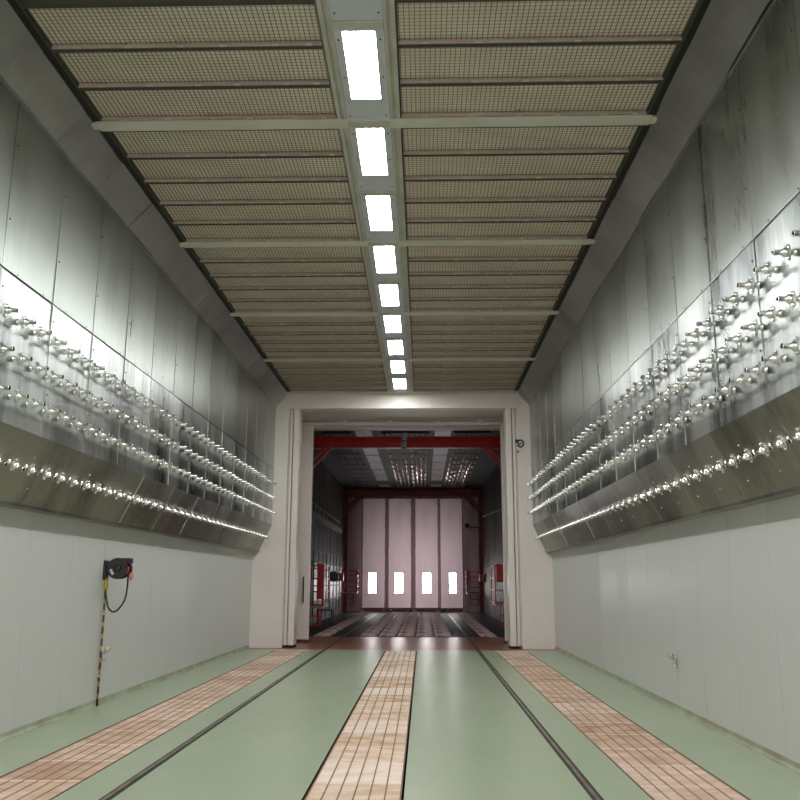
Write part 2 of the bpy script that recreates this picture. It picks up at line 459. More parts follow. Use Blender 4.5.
# edge angles beside the cornices (dark) and the two channels beside the lamps
mb = MB()
for s in (-1, 1):
    mb.box(min(s * 2.745, s * XC), max(s * 2.745, s * XC), Y0, YP, 6.06, 6.10, M['dark'])
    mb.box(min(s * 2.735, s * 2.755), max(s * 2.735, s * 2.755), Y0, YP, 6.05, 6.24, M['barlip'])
struct(mb.build('trim_3'))
SX = -0.03
mb = MB()
for s in (-1, 1):
    def cx(a, c, z0, z1, mt): mb.box(SX + min(s * a, s * c), SX + max(s * a, s * c), Y0, YP, z0, z1, mt)
    cx(0.215, 0.245, 6.04, 6.20, M['channel']); cx(0.245, 0.275, 6.065, 6.20, M['channel'])
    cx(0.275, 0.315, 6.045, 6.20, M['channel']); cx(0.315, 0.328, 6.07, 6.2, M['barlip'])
struct(mb.build('trim_4'))
# girders
GIRD = [7.75 + 3.1 * i for i in range(-4, 5)]
for i, y in enumerate(GIRD):
    yy = min(y, YP - 0.09)
    mb = MB().box(-2.80, 2.80, yy - 0.085, yy + 0.085, 6.035, 6.05, M['girder']).box(-2.80, 2.80, yy - 0.03, yy + 0.03, 6.05, 6.24, M['girder'])
    for s in (-1, 1): mb.box(min(s * 2.79, s * 2.86), max(s * 2.79, s * 2.86), yy - 0.05, yy + 0.05, 6.03, 6.06, M['girder'])
    struct(mb.build('trim_%d' % (5 + i)))
# filter panels (one prototype for each side, copied)
PW = 2.735 - 0.30      # panel width
PL = 0.586
def filter_proto():
    r = empty('ceiling_filter_panel', (0, 0, 0))
    MB().box(-PW / 2, PW / 2, -PL / 2 + .01, PL / 2 - .01, 0.055, 0.085, M['cloth']).build('filter_cloth', None, r)
    mb = MB()
    n = int(PW / 0.045)
    for i in range(n + 1):
        x = -PW / 2 + 0.01 + (PW - 0.02) * i / n
        mb.box(x - 0.003, x + 0.003, -PL / 2 + .015, PL / 2 - .015, 0.033, 0.04)
    for j in range(13):
        y = -PL / 2 + 0.025 + (PL - 0.05) * j / 12
        mb.box(-PW / 2, PW / 2, y - 0.001, y + 0.001, 0.04, 0.043)
    mb.build('wire_grid', M['wire'], r)
    mb = MB()
    for s in (1,):
        mb.box(-PW / 2, PW / 2, PL / 2 - 0.018, PL / 2 - 0.002, 0.004, 0.012, M['bar'])
        mb.box(-PW / 2, PW / 2, PL / 2 - 0.006, PL / 2, 0.004, 0.12, M['bar'])
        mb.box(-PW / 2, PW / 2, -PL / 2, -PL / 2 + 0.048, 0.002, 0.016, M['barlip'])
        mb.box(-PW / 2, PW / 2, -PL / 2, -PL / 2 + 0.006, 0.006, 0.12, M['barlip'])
    mb.build('support_bar', None, r)
    mb = MB()
    for x in (-0.98, -0.52, -0.05, 0.33, 0.80, 1.1):  # pale plates put in for small glints along the bars
        mb.box(x - 0.03, x + 0.03, PL / 2 - 0.034, PL / 2 - 0.008, 0.0, 0.005)
    mb.build('glint_clip', M['clip'], r)
    return r
proto = filter_proto(); first = True
rows = []
for i in range(-1, 4):
    ya = 7.75 + 3.1 * i + 0.085
    for k in range(5): rows.append(ya + PL * (k + 0.5))
rows = [y for y in rows if y + PL / 2 > 5.95 and y + PL / 2 < YP - 0.05]
for s, side in ((-1, 'left'), (1, 'right')):
    xc = (s * 2.735 + (SX + s * 0.33)) / 2
    for n, y in enumerate(rows):
        o = proto if first else copy_tree(proto); first = False
        o.location = (xc, y, 6.05)
        w = (2.735 - abs(SX + s * 0.33)) / PW
        o.scale = (w, 1, 1)
        lab = 'last before the portal' if n == len(rows) - 1 else ordinal(n + 1) + ' row from the camera'
        tag(o, 'beige mesh ceiling filter panel %s of the lamps, %s' % (side, lab), 'ceiling filter', 'ceiling filter panels on the %s side' % side)

# lamps
def light_proto():
    r = empty('ceiling_light', (0, 0, 0))
    mb = MB()      # housing: plate with an opening, origin at the near end of the cell
    x1, L0, L1, H = 0.213, 0.09, 1.10, 0.146
    mb.box(-x1, x1, 0.05, L0, 0.012, 0.05, M['fixture']); mb.box(-x1, x1, L1, 1.495, 0.012, 0.05, M['fixture'])
    for s in (-1, 1): mb.box(min(s * x1, s * H), max(s * x1, s * H), L0, L1, 0.012, 0.05, M['fixture'])
    mb.box(-x1, x1, 0.05, 1.495, 0.11, 0.125, M['fixture'])
    for (x, y) in ((0.18, 0.2), (0.18, 0.75), (-0.18, 0.2), (-0.18, 0.75), (0.18, 1.4), (-0.18, 1.4)):
        mb.lathe([(0, 0.009), (-0.006, 0.007)], (x, y, 0.012), (0, 0, 1), 8, M['rivet'])
    mb.build('housing', None, r)
    mb = MB()
    mb.box(-x1, x1, -0.05, 0.05, -0.005, 0.03, M['channel'])
    mb.box(-x1, x1, -0.05, 0.05, 0.03, 0.12, M['channel'])
    mb.build('cross_plate', None, r)
    # diffuser with a scalloped near end (the ends of the four tubes)
    mb = MB(); out = []
    for q in range(4):
        cxx = -H + H * 2 * (q + 0.5) / 4
        for a in range(7):
            t = PI - PI * a / 6
            out.append((cxx + math.cos(t) * H / 4, L0 + 0.062 - math.sin(t) * 0.06))
    yq = L0 + 0.063
    pts = [(x, y, 0.008) for x, y in out] + [(H, yq, 0.008), (-H, yq, 0.008)]
    mb.quad(pts[::-1], M['lamp'])
    mb.quad([(-H, yq, 0.008), (-H, L1, 0.008), (H, L1, 0.008), (H, yq, 0.008)], M['lamp'])
    d = mb.build('diffuser', None, r)
    mb = MB()
    for s in (-1, 1): mb.box(s * H - 0.006, s * H + 0.006, L0, L1, 0.002, 0.014)
    mb.box(-H, H, L1 - 0.006, L1 + 0.006, 0.002, 0.014)
    mb.build('bezel', M['fixture'], r)
    return r
lp = light_proto(); first = True
cells = [7.75 + 1.55 * i for i in range(-2, 8)]
cells = [y for y in cells if y < 19.0]
for n, y in enumerate(cells):
    o = lp if first else copy_tree(lp); first = False
    o.location = (SX, y, 6.03)
    if n == 0: lab = 'ceiling light cut off by the top edge, only its grey end plate showing'
    elif n == 1: lab = 'lit white ceiling light nearest the camera, the largest one in full view'
    elif n == len(cells) - 1: lab = 'lit white ceiling light farthest away, right before the portal'
    else: lab = 'lit white ceiling light, %s of the row counted from the camera' % ordinal(n)
    tag(o, lab, 'ceiling light', 'ceiling lights along the middle')
# the same lamps go on behind the camera
for k in range(1, 6):
    y = cells[0] - 1.55 * k
    ld = bpy.data.lights.new('rear_ceiling_lamp', 'AREA'); ld.shape = 'RECTANGLE'; ld.size = 0.29; ld.size_y = 1.0
    ld.energy = 60.0 * PI * 0.29; ld.color = (0.985, 1.0, 0.985)
    lo = bpy.data.objects.new('rear_ceiling_lamp', ld); COL.objects.link(lo); lo.location = (SX, y + 0.6, 6.03)

# ------------------------------------------------------------------ air nozzles
def nozzle_bodies():
    a = MB()
    a.lathe([(0.0, 0.030), (0.006, 0.030), (0.010, 0.021), (0.040, 0.021), (0.050, 0.034), (0.078, 0.036), (0.092, 0.026), (0.100, 0.019), (0.150, 0.019), (0.152, 0.021), (0.160, 0.021)], (0, 0, 0), (1, 0, 0), 14, M['chrome'])
    fl = MB()
    # diamond two-bolt flange
    pts = []
    for k in range(24):
        t = 2 * PI * k / 24
        r = 0.036 + 0.027 * abs(math.cos(t)) ** 3.0
        pts.append((r * math.sin(t), r * math.cos(t)))
    fl.prism(pts, 'x', 0.046, 0.060, M['chrome'])
    for z in (-0.05, 0.05): fl.lathe([(0.0, 0.009), (0.010, 0.009), (0.013, 0.004)], (0.060, 0, z), (1, 0, 0), 8, M['chrome'])
    bo = MB(); bo.lathe([(0.150, 0.0165), (0.1612, 0.0175), (0.1615, 0.0001)], (0, 0, 0), (1, 0, 0), 14, M['bore'])
    return a, fl, bo
def nozzle_proto():
    r = empty('air_nozzle', (0, 0, 0)); a, f, c = nozzle_bodies()
    a.build('pipe', None, r); f.build('flange', None, r); c.build('bore', None, r)
    return r
def nozzle_small(mb, mtx):
    """the same shape with fewer faces, for the far ones"""
    n0 = len(mb.bm.verts); mb.bm.verts.ensure_lookup_table()
    mb.lathe([(0.0, 0.024), (0.040, 0.021), (0.050, 0.034), (0.078, 0.036), (0.100, 0.019), (0.160, 0.020)], (0, 0, 0), (1, 0, 0), 10, M['chrome'])
    pts = [(0.036 * math.sin(t), 0.036 * math.cos(t) + 0.026 * round(math.cos(t))) for t in [2 * PI * k / 12 for k in range(12)]]
    mb.prism(pts, 'x', 0.046, 0.060, M['chrome'])
    mb.lathe([(0.158, 0.0165), (0.1612, 0.0165)], (0, 0, 0), (1, 0, 0), 10, M['bore'])
    mb.bm.verts.ensure_lookup_table()
    for v in mb.bm.verts[n0:]: v.co = mtx @ v.co
np_big = nozzle_proto(); big_used = False
mbs = MB(); nozzle_small(mbs, Matrix.Identity(4)); np_small = mbs.build('air_nozzle'); small_used = False
P = 0.332; TILT = math.radians(25.5)
cand = []
for s, side, starts in ((-1, 'left', [6.775, 6.775, 6.775, 7.14]), (1, 'right', [5.27, 5.603, 5.603, 5.97])):
    for r_, (z, y0) in enumerate(zip([3.755, 3.415, 3.078, 2.552], starts)):
        k = 0
        while y0 + P * k < 19.95:
            y = y0 + P * k
            if r_ < 3: loc = (s * XU, y, z); tilt = 0
            else: loc = (s * (XU + 0.295 * (ZF - z) / 0.619), y, z); tilt = TILT
            cand.append((y, s, side, r_, k, loc, tilt)); k += 1
cand.sort(key=lambda c: c[0])
rown = ['top row', 'second row', 'third row', 'bottom row']
rest = MB()
for idx, (y, s, side, r_, k, loc, tilt) in enumerate(cand):
    rz = 0 if s < 0 else PI
    if idx >= 300:
        nozzle_small(rest, Matrix.Translation(loc) @ Matrix.Rotation(rz, 4, 'Z') @ Matrix.Rotation(tilt, 4, 'Y')); continue
    if y < 12.0:
        o = copy_tree(np_big) if big_used else np_big; big_used = True
    else:
        o = np_small.copy() if small_used else np_small
        if small_used: COL.objects.link(o)
        small_used = True
    o.location = loc; o.rotation_euler = (0, tilt, rz)
    tag(o, 'chrome air nozzle, %s from the near end of the %s on the %s wall' % (ordinal(k + 1), rown[r_], side), 'nozzle', 'air nozzles in the %s on the %s wall' % (rown[r_], side))
tag(rest.build('air_nozzle'), 'far ends of all nozzle rows, tiny chrome nozzles next to the portal', 'nozzle', None, 'stuff')

# ------------------------------------------------------------------ floor grates
def grate_proto(mat, rod, bar):
    r = empty('floor_grate', (0, 0, 0)); W, L = 0.68, 0.743
    MB().box(-W / 2, W / 2, -L / 2 + .004, L / 2 - .004, -0.035, -0.007, mat).build('filter_mat', None, r)
    mb = MB()
    for i in range(7):
        x = -W / 2 + 0.005 + (W - 0.01) * i / 6
        mb.box(x - 0.005, x + 0.005, -L / 2 + .002, L / 2 - .002, -0.04, 0.0)
    mb.build('bearing_bar_set', bar, r)
    mb = MB()
    for j in range(1, 20):
        y = -L / 2 + L * j / 20
        mb.box(-W / 2, W / 2, y - 0.004, y + 0.004, -0.01, -0.003)
    mb.build('cross_rod_set', rod, r)
    MB().box(-W / 2, W / 2, L / 2 - 0.035, L / 2 - 0.006, -0.008, -0.001).build('end_band', M['rod'], r)
    return r
gp = grate_proto(M['mat'], M['rod_tone'], M['bearing']); gp_side = grate_proto(M['mat_side'], M['rod_side'], M['bearing_side']); used = {}
for (a, c), nm in zip(strips, ('left strip', 'centre strip', 'right strip')):
    pr = gp if nm[0] == 'c' else gp_side
    for k in range(20):
        y = 6.918 + 0.743 * (k - 3 + 0.5)
        if y + .37 > GY1 + 0.01: break
        if pr in used: o = copy_tree(pr)
        else: o = pr; used[pr] = 1
        o.location = ((a + c) / 2, y, 0)
        far = y + 0.743 * 1.4 > GY1 + .01
        lab = 'at its far end by the portal' if far else ordinal(k + 1) + ' from the near end'
        tag(o, 'tan floor grate in the %s, %s' % (nm, lab), 'floor grate', 'floor grates in the ' + nm)
# pale rims at the far ends of the side strips
for a, c, i in ((strips[0][0], strips[0][1], 14), (strips[2][0], strips[2][1], 15)):
    struct(MB().box(a - 0.02, c + 0.02, GY1, GY1 + 0.06, 0.0, 0.006, M['rod']).build('trim_%d' % i))

# rails
for s, side in ((-1, 'left'), (1, 'right')):
    r = empty('track_rail', (s * 1.736, Y0 + 0.1, 0), '%s floor rail, dark flush steel running through the portal to the far doors' % side, 'rail')
    MB().box(s * 1.736 - 0.042, s * 1.736 + 0.040, Y0 + .1, YE - 0.4, 0.0005, 0.003).build('groove', M['groove'], r)
    MB().box(s * 1.736 - 0.018, s * 1.736 + 0.010, Y0 + .1, YE - 0.4, 0.002, 0.008).build('rail_head', M['rail'], r)

# ------------------------------------------------------------------ portal
mb = MB()
JX = 2.785
for s in (-1, 1):
    a, c = sorted((s * JX, s * 3.75))
    mb.box(a, c, YP, YP + 0.3, 0, 6.3, M['frame_white'])
    a, c = sorted((s * JX, s * (XW)))
    # plinth and mid joint of the column
    mb.box(a, c, YP - 0.012, YP, 0, 0.09, M['frame_white'], 0.003)
    mb.box(a, c, YP - 0.008, YP, 1.58, 1.60, M['frame_white'])
    for x in (s * (JX + 0.02), s * (XW - 0.03)): mb.box(x - 0.012, x + 0.012, YP - 0.006, YP, 0.09, ZB, M['frame_white'])
mb.box(-JX, JX, YP, YP + 0.3, ZH, 6.3, M['frame_white'])
mb.box(-JX, JX, YP - 0.01, YP, ZH, ZH + 0.05, M['frame_white'])
struct(mb.build('wall_portal'))
# jamb strips: a grooved guide channel on each side
for s, i in ((-1, 16), (1, 17)):
    mb = MB()
    for (x0, x1, y0, y1, mt) in ((2.74, 2.785, YP + 0.1, YP + 0.5, M['frame_grey']), (2.69, 2.74, YP + 0.05, YP + .5, M['frame_white']), (2.655, 2.69, YP + 0.14, YP + 0.5, M['frame_grey']), (2.52, 2.655, YP + 0.04, YP + 0.5, M['frame_white'])):
        a, c = sorted((s * x0, s * x1)); mb.box(a, c, y0, y1, 0.06, ZH - 0.002, mt)
    a, c = sorted((s * 2.52, s * 2.74)); mb.box(a, c, YP + .06, YP + 0.5, 0.0, 0.06, M['dark'])
    struct(mb.build('trim_%d' % i))
# soffit, pocket walls and track beam
mb = MB()
mb.box(-3.6, 3.6, YP + 0.3, YB - 0.3, ZH, ZH + 0.1, M['frame_grey'])
for s in (-1, 1):
    a, c = sorted((s * 3.6, s * 3.75)); mb.box(a, c, YP + 0.3, YB + 0.3, 0, 6.3, M['frame_grey'])
mb.box(-3.6, 3.6, YB - 0.06, YB + 0.3, 5.53, 6.3, M['frame_grey'])
struct(mb.build('wall_pocket'))
tr = empty('door_track', (0, YB - 0.3, ZH), 'long door track with hanger blocks under the portal header', 'door track')
MB().box(-3.5, 3.5, YB - 0.34, YB - 0.30, ZH - 0.11, ZH - 0.02).build('rail', M['leaf_paint'], tr)
for x in (-1.55, -0.35, 0.9, 2.0): MB().box(x - 0.05, x + 0.05, YB - 0.45, YB - 0.36, ZH - 0.06, ZH).build('hanger_block', M['frame_white'], tr)
# sliding leaves
for s, xi, nm, side in ((-1, -2.41, 'door_1', 'left'), (1, 2.565, 'door_2', 'right')):
    xo = s * 3.55
    mb = MB(); a, c = sorted((xi, xo))
    mb.box(a, c, YB - 0.27, YB - 0.13, 0.08, 5.62, M['leaf_paint'], 0.006)
    o = struct(mb.build(nm))
    e = xi
    MB().box(e - 0.025 if s < 0 else e - 0.006, e + 0.006 if s < 0 else e + 0.025, YB - 0.282, YB - 0.12, 0.06, 5.62).build('edge_strip', M['frame_white'], o)
    hx = xi + s * 0.14
    h = MB(); h.bar((hx, YB - 0.34, 0.98), (hx, YB - 0.34, 1.63), 0.04, 0.03, M['black'])
    for z in (1.02, 1.59): h.bar((hx, YB - 0.34, z), (hx, YB - 0.265, z), 0.025, 0.025, M['black'])
    h.build('handle', None, o)
    MB().box(xi - 0.03, xi + 0.03, YB - 0.26, YB - 0.14, 0.0, 0.08).build('roller_foot', M['black'], o)
    # diagonal stiffener at the head
    MB().bar((xi + s * 0.30, YB - 0.275, 5.54), (xi + s * 0.08, YB - 0.275, 5.15), 0.02, 0.02, M['frame_grey']).build('stiffener', None, o)

# small black cable coil on the right column
cc = empty('cable_coil', (2.84, YP, 4.80), 'small black coiled cable hung on the right portal column', 'cable')
pts = [(2.865 + 0.075 * math.cos(t), YP - 0.02 - 0.01 * t / 6, 4.79 + 0.085 * math.sin(t)) for t in [k * 2 * PI / 20 - 0.9 * PI for k in range(19)]]
MB().tube(pts, 0.016, 8, M['black']).build('coil', None, cc)
MB().tube([(2.75, YP - 0.02, 4.80), (2.80, YP - 0.03, 4.83), (2.83, YP - 0.03, 4.76), (2.88, YP - 0.03, 4.80)], 0.016, 8, M['black']).lathe([(0, 0.035), (0.03, 0.03)], (2.775, YP - 0.03, 4.86), (0, -1, 0.0), 10, M['black']).build('hook', None, cc)
sk = empty('wall_socket', (2.80, YP, 4.60), 'tiny pale socket below the black cable coil', 'socket')
MB().box(2.755, 2.845, YP - 0.035, YP, 4.56, 4.65, M['girder'], 0.006).build('box', None, sk)
MB().lathe([(0, 0.022), (0.012, 0.02)], (2.79, YP - 0.035, 4.59), (0, -1, 0), 10, M['black']).build('plug', None, sk)

# ------------------------------------------------------------------ hose reel on the left wall
X0 = -XW; RY = 10.85
hr = empty('hose_reel', (X0, RY, 1.55), 'black hose reel on a bracket on the left white wall', 'hose reel')
MB().box(X0, X0 + 0.035, RY - 0.06, RY + 0.06, 1.52, 1.76, M['black'], 0.005).build('wall_plate', None, hr)
MB().bar((X0 + 0.03, RY, 1.64), (X0 + 0.13, RY, 1.64), 0.05, 0.07, M['black']).build('arm', None, hr)
cxr, czr = X0 + 0.185, 1.66
d = MB()
for yy in (-0.075, 0.055): d.lathe([(0, 0.128), (0.004, 0.132), (0.016, 0.132), (0.02, 0.128)], (cxr, RY + yy, czr), (0, 1, 0), 28, M['black'])
d.lathe([(-0.055, 0.105), (0.055, 0.105)], (cxr, RY, czr), (0, 1, 0), 24, M['black'])
drum = d.build('drum', None, hr)
MB().lathe([(0, 0.05), (0.02, 0.045), (0.024, 0.02)], (cxr, RY - 0.075, czr), (0, -1, 0), 16, M['black']).build('hub', None, drum)
# pale sticker with a slanted edge, red mark
MB().bar((cxr - 0.085, RY - 0.079, czr - 0.01), (cxr - 0.045, RY - 0.079, czr - 0.075), 0.004, 0.03, M['grey_fit']).build('pale_sticker', None, drum)
MB().bar((cxr + 0.112, RY - 0.03, czr - 0.06), (cxr + 0.128, RY - 0.03, czr + 0.03), 0.08, 0.014, M['red']).build('red_guard', None, hr)
MB().box(cxr + 0.03, cxr + 0.155, RY - 0.06, RY + 0.06, czr + 0.06, czr + 0.13, M['black'], 0.008).build('hose_guide', None, hr)
def cat(pts, n=8):
    out = []; P_ = [Vector(p) for p in pts]; P_ = [P_[0]] + P_ + [P_[-1]]
    for i in range(1, len(P_) - 2):
        for k in range(n):
            t = k / n; a, b_, c, d_ = P_[i - 1:i + 3]
            out.append(0.5 * ((2 * b_) + (-a + c) * t + (2 * a - 5 * b_ + 4 * c - d_) * t * t + (-a + 3 * b_ - 3 * c + d_) * t ** 3))
    out.append(P_[-2]); return out
MB().tube(cat([(cxr + 0.115, RY, czr - 0.03), (cxr + 0.125, RY - 0.01, 1.45), (cxr + 0.10, RY - 0.02, 1.26), (cxr + 0.0, RY - 0.03, 1.13), (cxr - 0.09, RY - 0.02, 1.17), (X0 + 0.045, RY - 0.01, 1.32), (X0 + 0.03, RY, 1.45)]), 0.012, 8, M['black']).build('supply_hose', None, hr)
MB().tube(cat([(cxr + 0.13, RY, czr + 0.07), (cxr + 0.158, RY, czr + 0.02), (cxr + 0.16, RY, czr - 0.06)]), 0.011, 8, M['black']).build('hose_end', None, hr)
MB().lathe([(0, 0.014), (0.02, 0.024), (0.06, 0.026), (0.075, 0.014), (0.10, 0.012)], (cxr + 0.16, RY, czr - 0.05), (0, 0, -1), 12, M['brass']).build('brass_coupling', None, hr)
# striped pipe
m, nt, b = new_mat('striped_pipe')
tc = nt.nodes.new('ShaderNodeTexCoord'); sp = nt.nodes.new('ShaderNodeSeparateXYZ'); nt.links.new(tc.outputs['Object'], sp.inputs[0])
md = nt.nodes.new('ShaderNodeMath'); md.operation = 'FRACT'; ml = nt.nodes.new('ShaderNodeMath'); ml.operation = 'MULTIPLY'; ml.inputs[1].default_value = 7.0
nt.links.new(sp.outputs[2], ml.inputs[0]); nt.links.new(ml.outputs[0], md.inputs[0])
nt.links.new(ramp(nt, md.outputs[0], [(0.56, lin((52, 50, 42))), (0.62, lin((186, 152, 52)))]), b.inputs['Base Color'])
M['stripe'] = m
pp = empty('air_pipe', (X0 + 0.03, RY, 0), 'thin yellow and black striped pipe up the wall under the hose reel', 'pipe')
MB().lathe([(0.0, 0.014), (1.42, 0.014)], (X0 + 0.03, RY, 0.0), (0, 0, 1), 10, M['stripe']).build('tube', None, pp)
MB().lathe([(1.40, 0.02), (1.42, 0.026), (1.47, 0.026), (1.49, 0.016), (1.54, 0.016)], (X0 + 0.03, RY, 0.0), (0, 0, 1), 10, M['yellow']).build('pipe_union', None, pp)
for z in (0.35, 1.1): MB().box(X0, X0 + 0.05, RY - 0.02, RY + 0.02, z - 0.012, z + 0.012, M['grey_fit']).build('pipe_clip', None, pp)
def valve(root, x, y, z, s):
    MB().box(min(x, x + s * 0.035), max(x, x + s * 0.035), y - 0.035, y + 0.035, z - 0.03, z + 0.03, M['grey_fit'], 0.008).build('body', None, root)
    MB().lathe([(0, 0.03), (0.035, 0.036), (0.05, 0.034), (0.056, 0.02)], (x + s * 0.035, y, z), (s, 0, 0), 14, M['grey_fit']).build('cap', None, root)
    MB().lathe([(0, 0.018), (0.006, 0.016)], (x + s * 0.091, y, z), (s, 0, 0), 12, M['yellow']).build('knob', None, root)
    MB().lathe([(0, 0.018), (0.05, 0.018), (0.055, 0.026), (0.10, 0.026), (0.11, 0.014)], (x + s * 0.02, y, z - 0.03), (0.1 * s, 0, -1), 12, M['grey_fit']).build('outlet', None, root)
v1 = empty('air_valve', (X0 + 0.044, RY, 0.67), 'small white valve on the striped pipe below the hose reel', 'valve'); valve(v1, X0 + 0.044, RY, 0.67, 1)
v2 = empty('air_valve', (XW, 10.66, 0.64), 'small white valve on the right white wall at a panel joint', 'valve'); valve(v2, XW, 10.66, 0.64, -1)

# ------------------------------------------------------------------ far room shell
for s, nm in ((-1, 'wall_far_left'), (1, 'wall_far_right')):
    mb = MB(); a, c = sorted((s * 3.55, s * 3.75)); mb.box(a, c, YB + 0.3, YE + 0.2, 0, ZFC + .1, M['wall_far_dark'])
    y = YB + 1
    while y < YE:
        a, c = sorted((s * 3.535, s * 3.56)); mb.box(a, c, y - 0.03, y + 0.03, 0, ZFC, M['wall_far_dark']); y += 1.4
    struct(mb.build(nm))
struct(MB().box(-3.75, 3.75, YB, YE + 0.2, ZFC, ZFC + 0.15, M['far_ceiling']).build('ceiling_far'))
mb = MB()
DX0, DX1, DZ = -2.72, 2.55, 5.83
mb.box(-3.75, DX0, YE, YE + 0.2, 0, ZFC, M['far_end']); mb.box(DX1, 3.75, YE, YE + 0.2, 0, ZFC, M['far_end']); mb.box(DX0, DX1, YE, YE + 0.2, DZ, ZFC, M['wall_far_dark'])
mb.box(DX0, DX1, YE + 0.1, YE + 0.2, 0, DZ, M['far_end'])
for x in (-3.3, -2.95, 2.8, 3.2): mb.box(x - .02, x + .02, YE - 0.03, YE, 0.02, 5.6, M['far_end'])
struct(mb.build('wall_end'))
# folding doors
bounds = [DX0, -1.385, -0.02, 1.39, DX1]
wins = [(-2.31, -1.91), (-0.96, -0.54), (0.47, 0.90), (1.85, 2.21)]
for i in range(4):
    a, c = bounds[i] + 0.015, bounds[i + 1] - 0.015
    xc = (a + c) / 2
    o = bpy.data.objects.new('door_%d' % (i + 3), None); COL.objects.link(o); o.location = (xc, YE - 0.12, 0); struct(o)
    w0, w1 = wins[i]; zz0, zz1 = 0.95, 1.96
    y0, y1 = YE - 0.12, YE - 0.04
    mb = MB()
    mb.box(a, w0, y0, y1, 0.2, DZ - 0.05, M['leaf']); mb.box(w1, c, y0, y1, 0.2, DZ - 0.05, M['leaf'])
    mb.box(w0, w1, y0, y1, 0.2, zz0, M['leaf']); mb.box(w0, w1, y0, y1, zz1, DZ - 0.05, M['leaf'])
    mb.build('leaf', None, o)
    MB().box(a, c, y0 - 0.012, y1, 0.03, 0.22, M['copper_base']).build('kick_rail', None, o)
    fr = MB()
    fr.box(w0 - 0.03, w1 + 0.03, y0 - 0.02, y0, zz1, zz1 + 0.03); fr.box(w0 - 0.03, w1 + 0.03, y0 - 0.02, y0, zz0 - 0.03, zz0)
    fr.box(w0 - 0.03, w0, y0 - 0.02, y0, zz0, zz1); fr.box(w1, w1 + 0.03, y0 - 0.02, y0, zz0, zz1)
    wf = fr.build('window_frame', M['gasket'], o)
    MB().box(w0, w1, y0 + 0.02, y0 + 0.04, zz0, zz1, M['pane_red'] if i in (0, 3) else M['pane']).build('pane', None, wf)
    xr = w1 + 0.06 if i in (0, 2) else w0 - 0.06
    MB().box(xr - 0.018, xr + 0.018, y0 - 0.035, y0, 0.25, DZ - 0.1, M['leaf']).build('stiffener', None, o)
    MB().box(bounds[i + 1] - 0.015, bounds[i + 1] + 0.015, y0 - 0.008, y1, 0.2, DZ - 0.06).build('gasket', M['gasket'], o)
    wh = MB()
    for x in (a + 0.12, c - 0.12): wh.box(x - 0.07, x + 0.07, y0 - 0.06, y0, 0.03, 0.10)
    wh.build('roller_foot', M['gasket'] if i % 2 else M['grey_fit'], o)
    if i in (1, 2): MB().bar((c - 0.28, y0 - 0.01, 5.7), (c - 0.05, y0 - 0.01, 5.42), 0.02, 0.02, M['gasket']).build('brace', None, o)
tk = empty('door_track', (0, YE - .2, 5.83), 'pale door track along the top of the far folding doors', 'door track')
MB().box(DX0 + 0.1, DX1 - 0.08, YE - 0.24, YE - 0.16, 5.78, 5.86).build('rail', M['tray'], tk)
bl = MB()
for x in (-1.2, 0.35, 1.0): bl.box(x - 0.12, x + 0.12, YE - 0.25, YE - 0.235, 5.79, 5.83)
bl.build('slot', M['gasket'], tk)
for x, yl in ((-1.15, 'left'), (0.0, 'middle'), (1.75, 'right')):  # small round white pieces at the door foot
    f = tag(MB().lathe([(0, 0.06), (0.05, 0.055), (0.07, 0.03)], (x, YE - 0.32, 0.10), (0, -1, 0), 12, M['sheeting']).box(x - 0.05, x + 0.05, YE - 0.32, YE - 0.2, 0.001, 0.1, M['gasket']).build('white_piece'),
            'tiny white round piece at the foot of far doors, %s one' % yl, 'marker light', 'white pieces at the far doors')

# far floor grates
fp = empty('floor_grate', (0, 0, 0)); W_, L_ = 0.50, 1.92
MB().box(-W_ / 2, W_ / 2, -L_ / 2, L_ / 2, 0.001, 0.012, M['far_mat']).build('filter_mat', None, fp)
mb = MB()
rng = random.Random(9)
for j in range(24):
    y = -L_ / 2 + L_ * (j + 0.5) / 24; x = -W_ / 2 + 0.02
    while x < W_ / 2 - 0.06:
        l = rng.uniform(0.03, 0.16)
        if rng.random() < 0.5: mb.box(x, min(x + l, W_ / 2 - .01), y - 0.006, y + 0.006, 0.012, 0.022)
        x += l + 0.03
mb.build('glint_dashes', M['glint'], fp)['kind'] = 'stuff'  # glints made as short pale dashes on the grate
fu = False
cols = [(-1.05, 'first column'), (-0.52, 'second column'), (0.01, 'third column'), (0.54, 'fourth column'), (1.07, 'fifth column'), (-2.35, 'column left of the left rail'), (2.35, 'column right of the right rail')]
for x, nm in cols:
    for k in range(10):
        y = 24.5 + 0.98 + 1.97 * k
        if y + 0.96 > YE - 0.3: break
        o = copy_tree(fp) if fu else fp; fu = True
        o.location = (x, y, 0)
        tag(o, 'rusty far room floor grate, %s, %s from the portal' % (nm, ordinal(k + 1)), 'floor grate', 'floor grates in the far room')
# dark channels beside the rails in the far room
for s, i in ((-1, 18), (1, 19)):
    mb = MB(); a, c = sorted((s * 1.40, s * 2.05))
    mb.box(a, c, 24.5, YE - 0.4, 0.0002, 0.0016, M['groove']); struct(mb.build('trim_%d' % i))

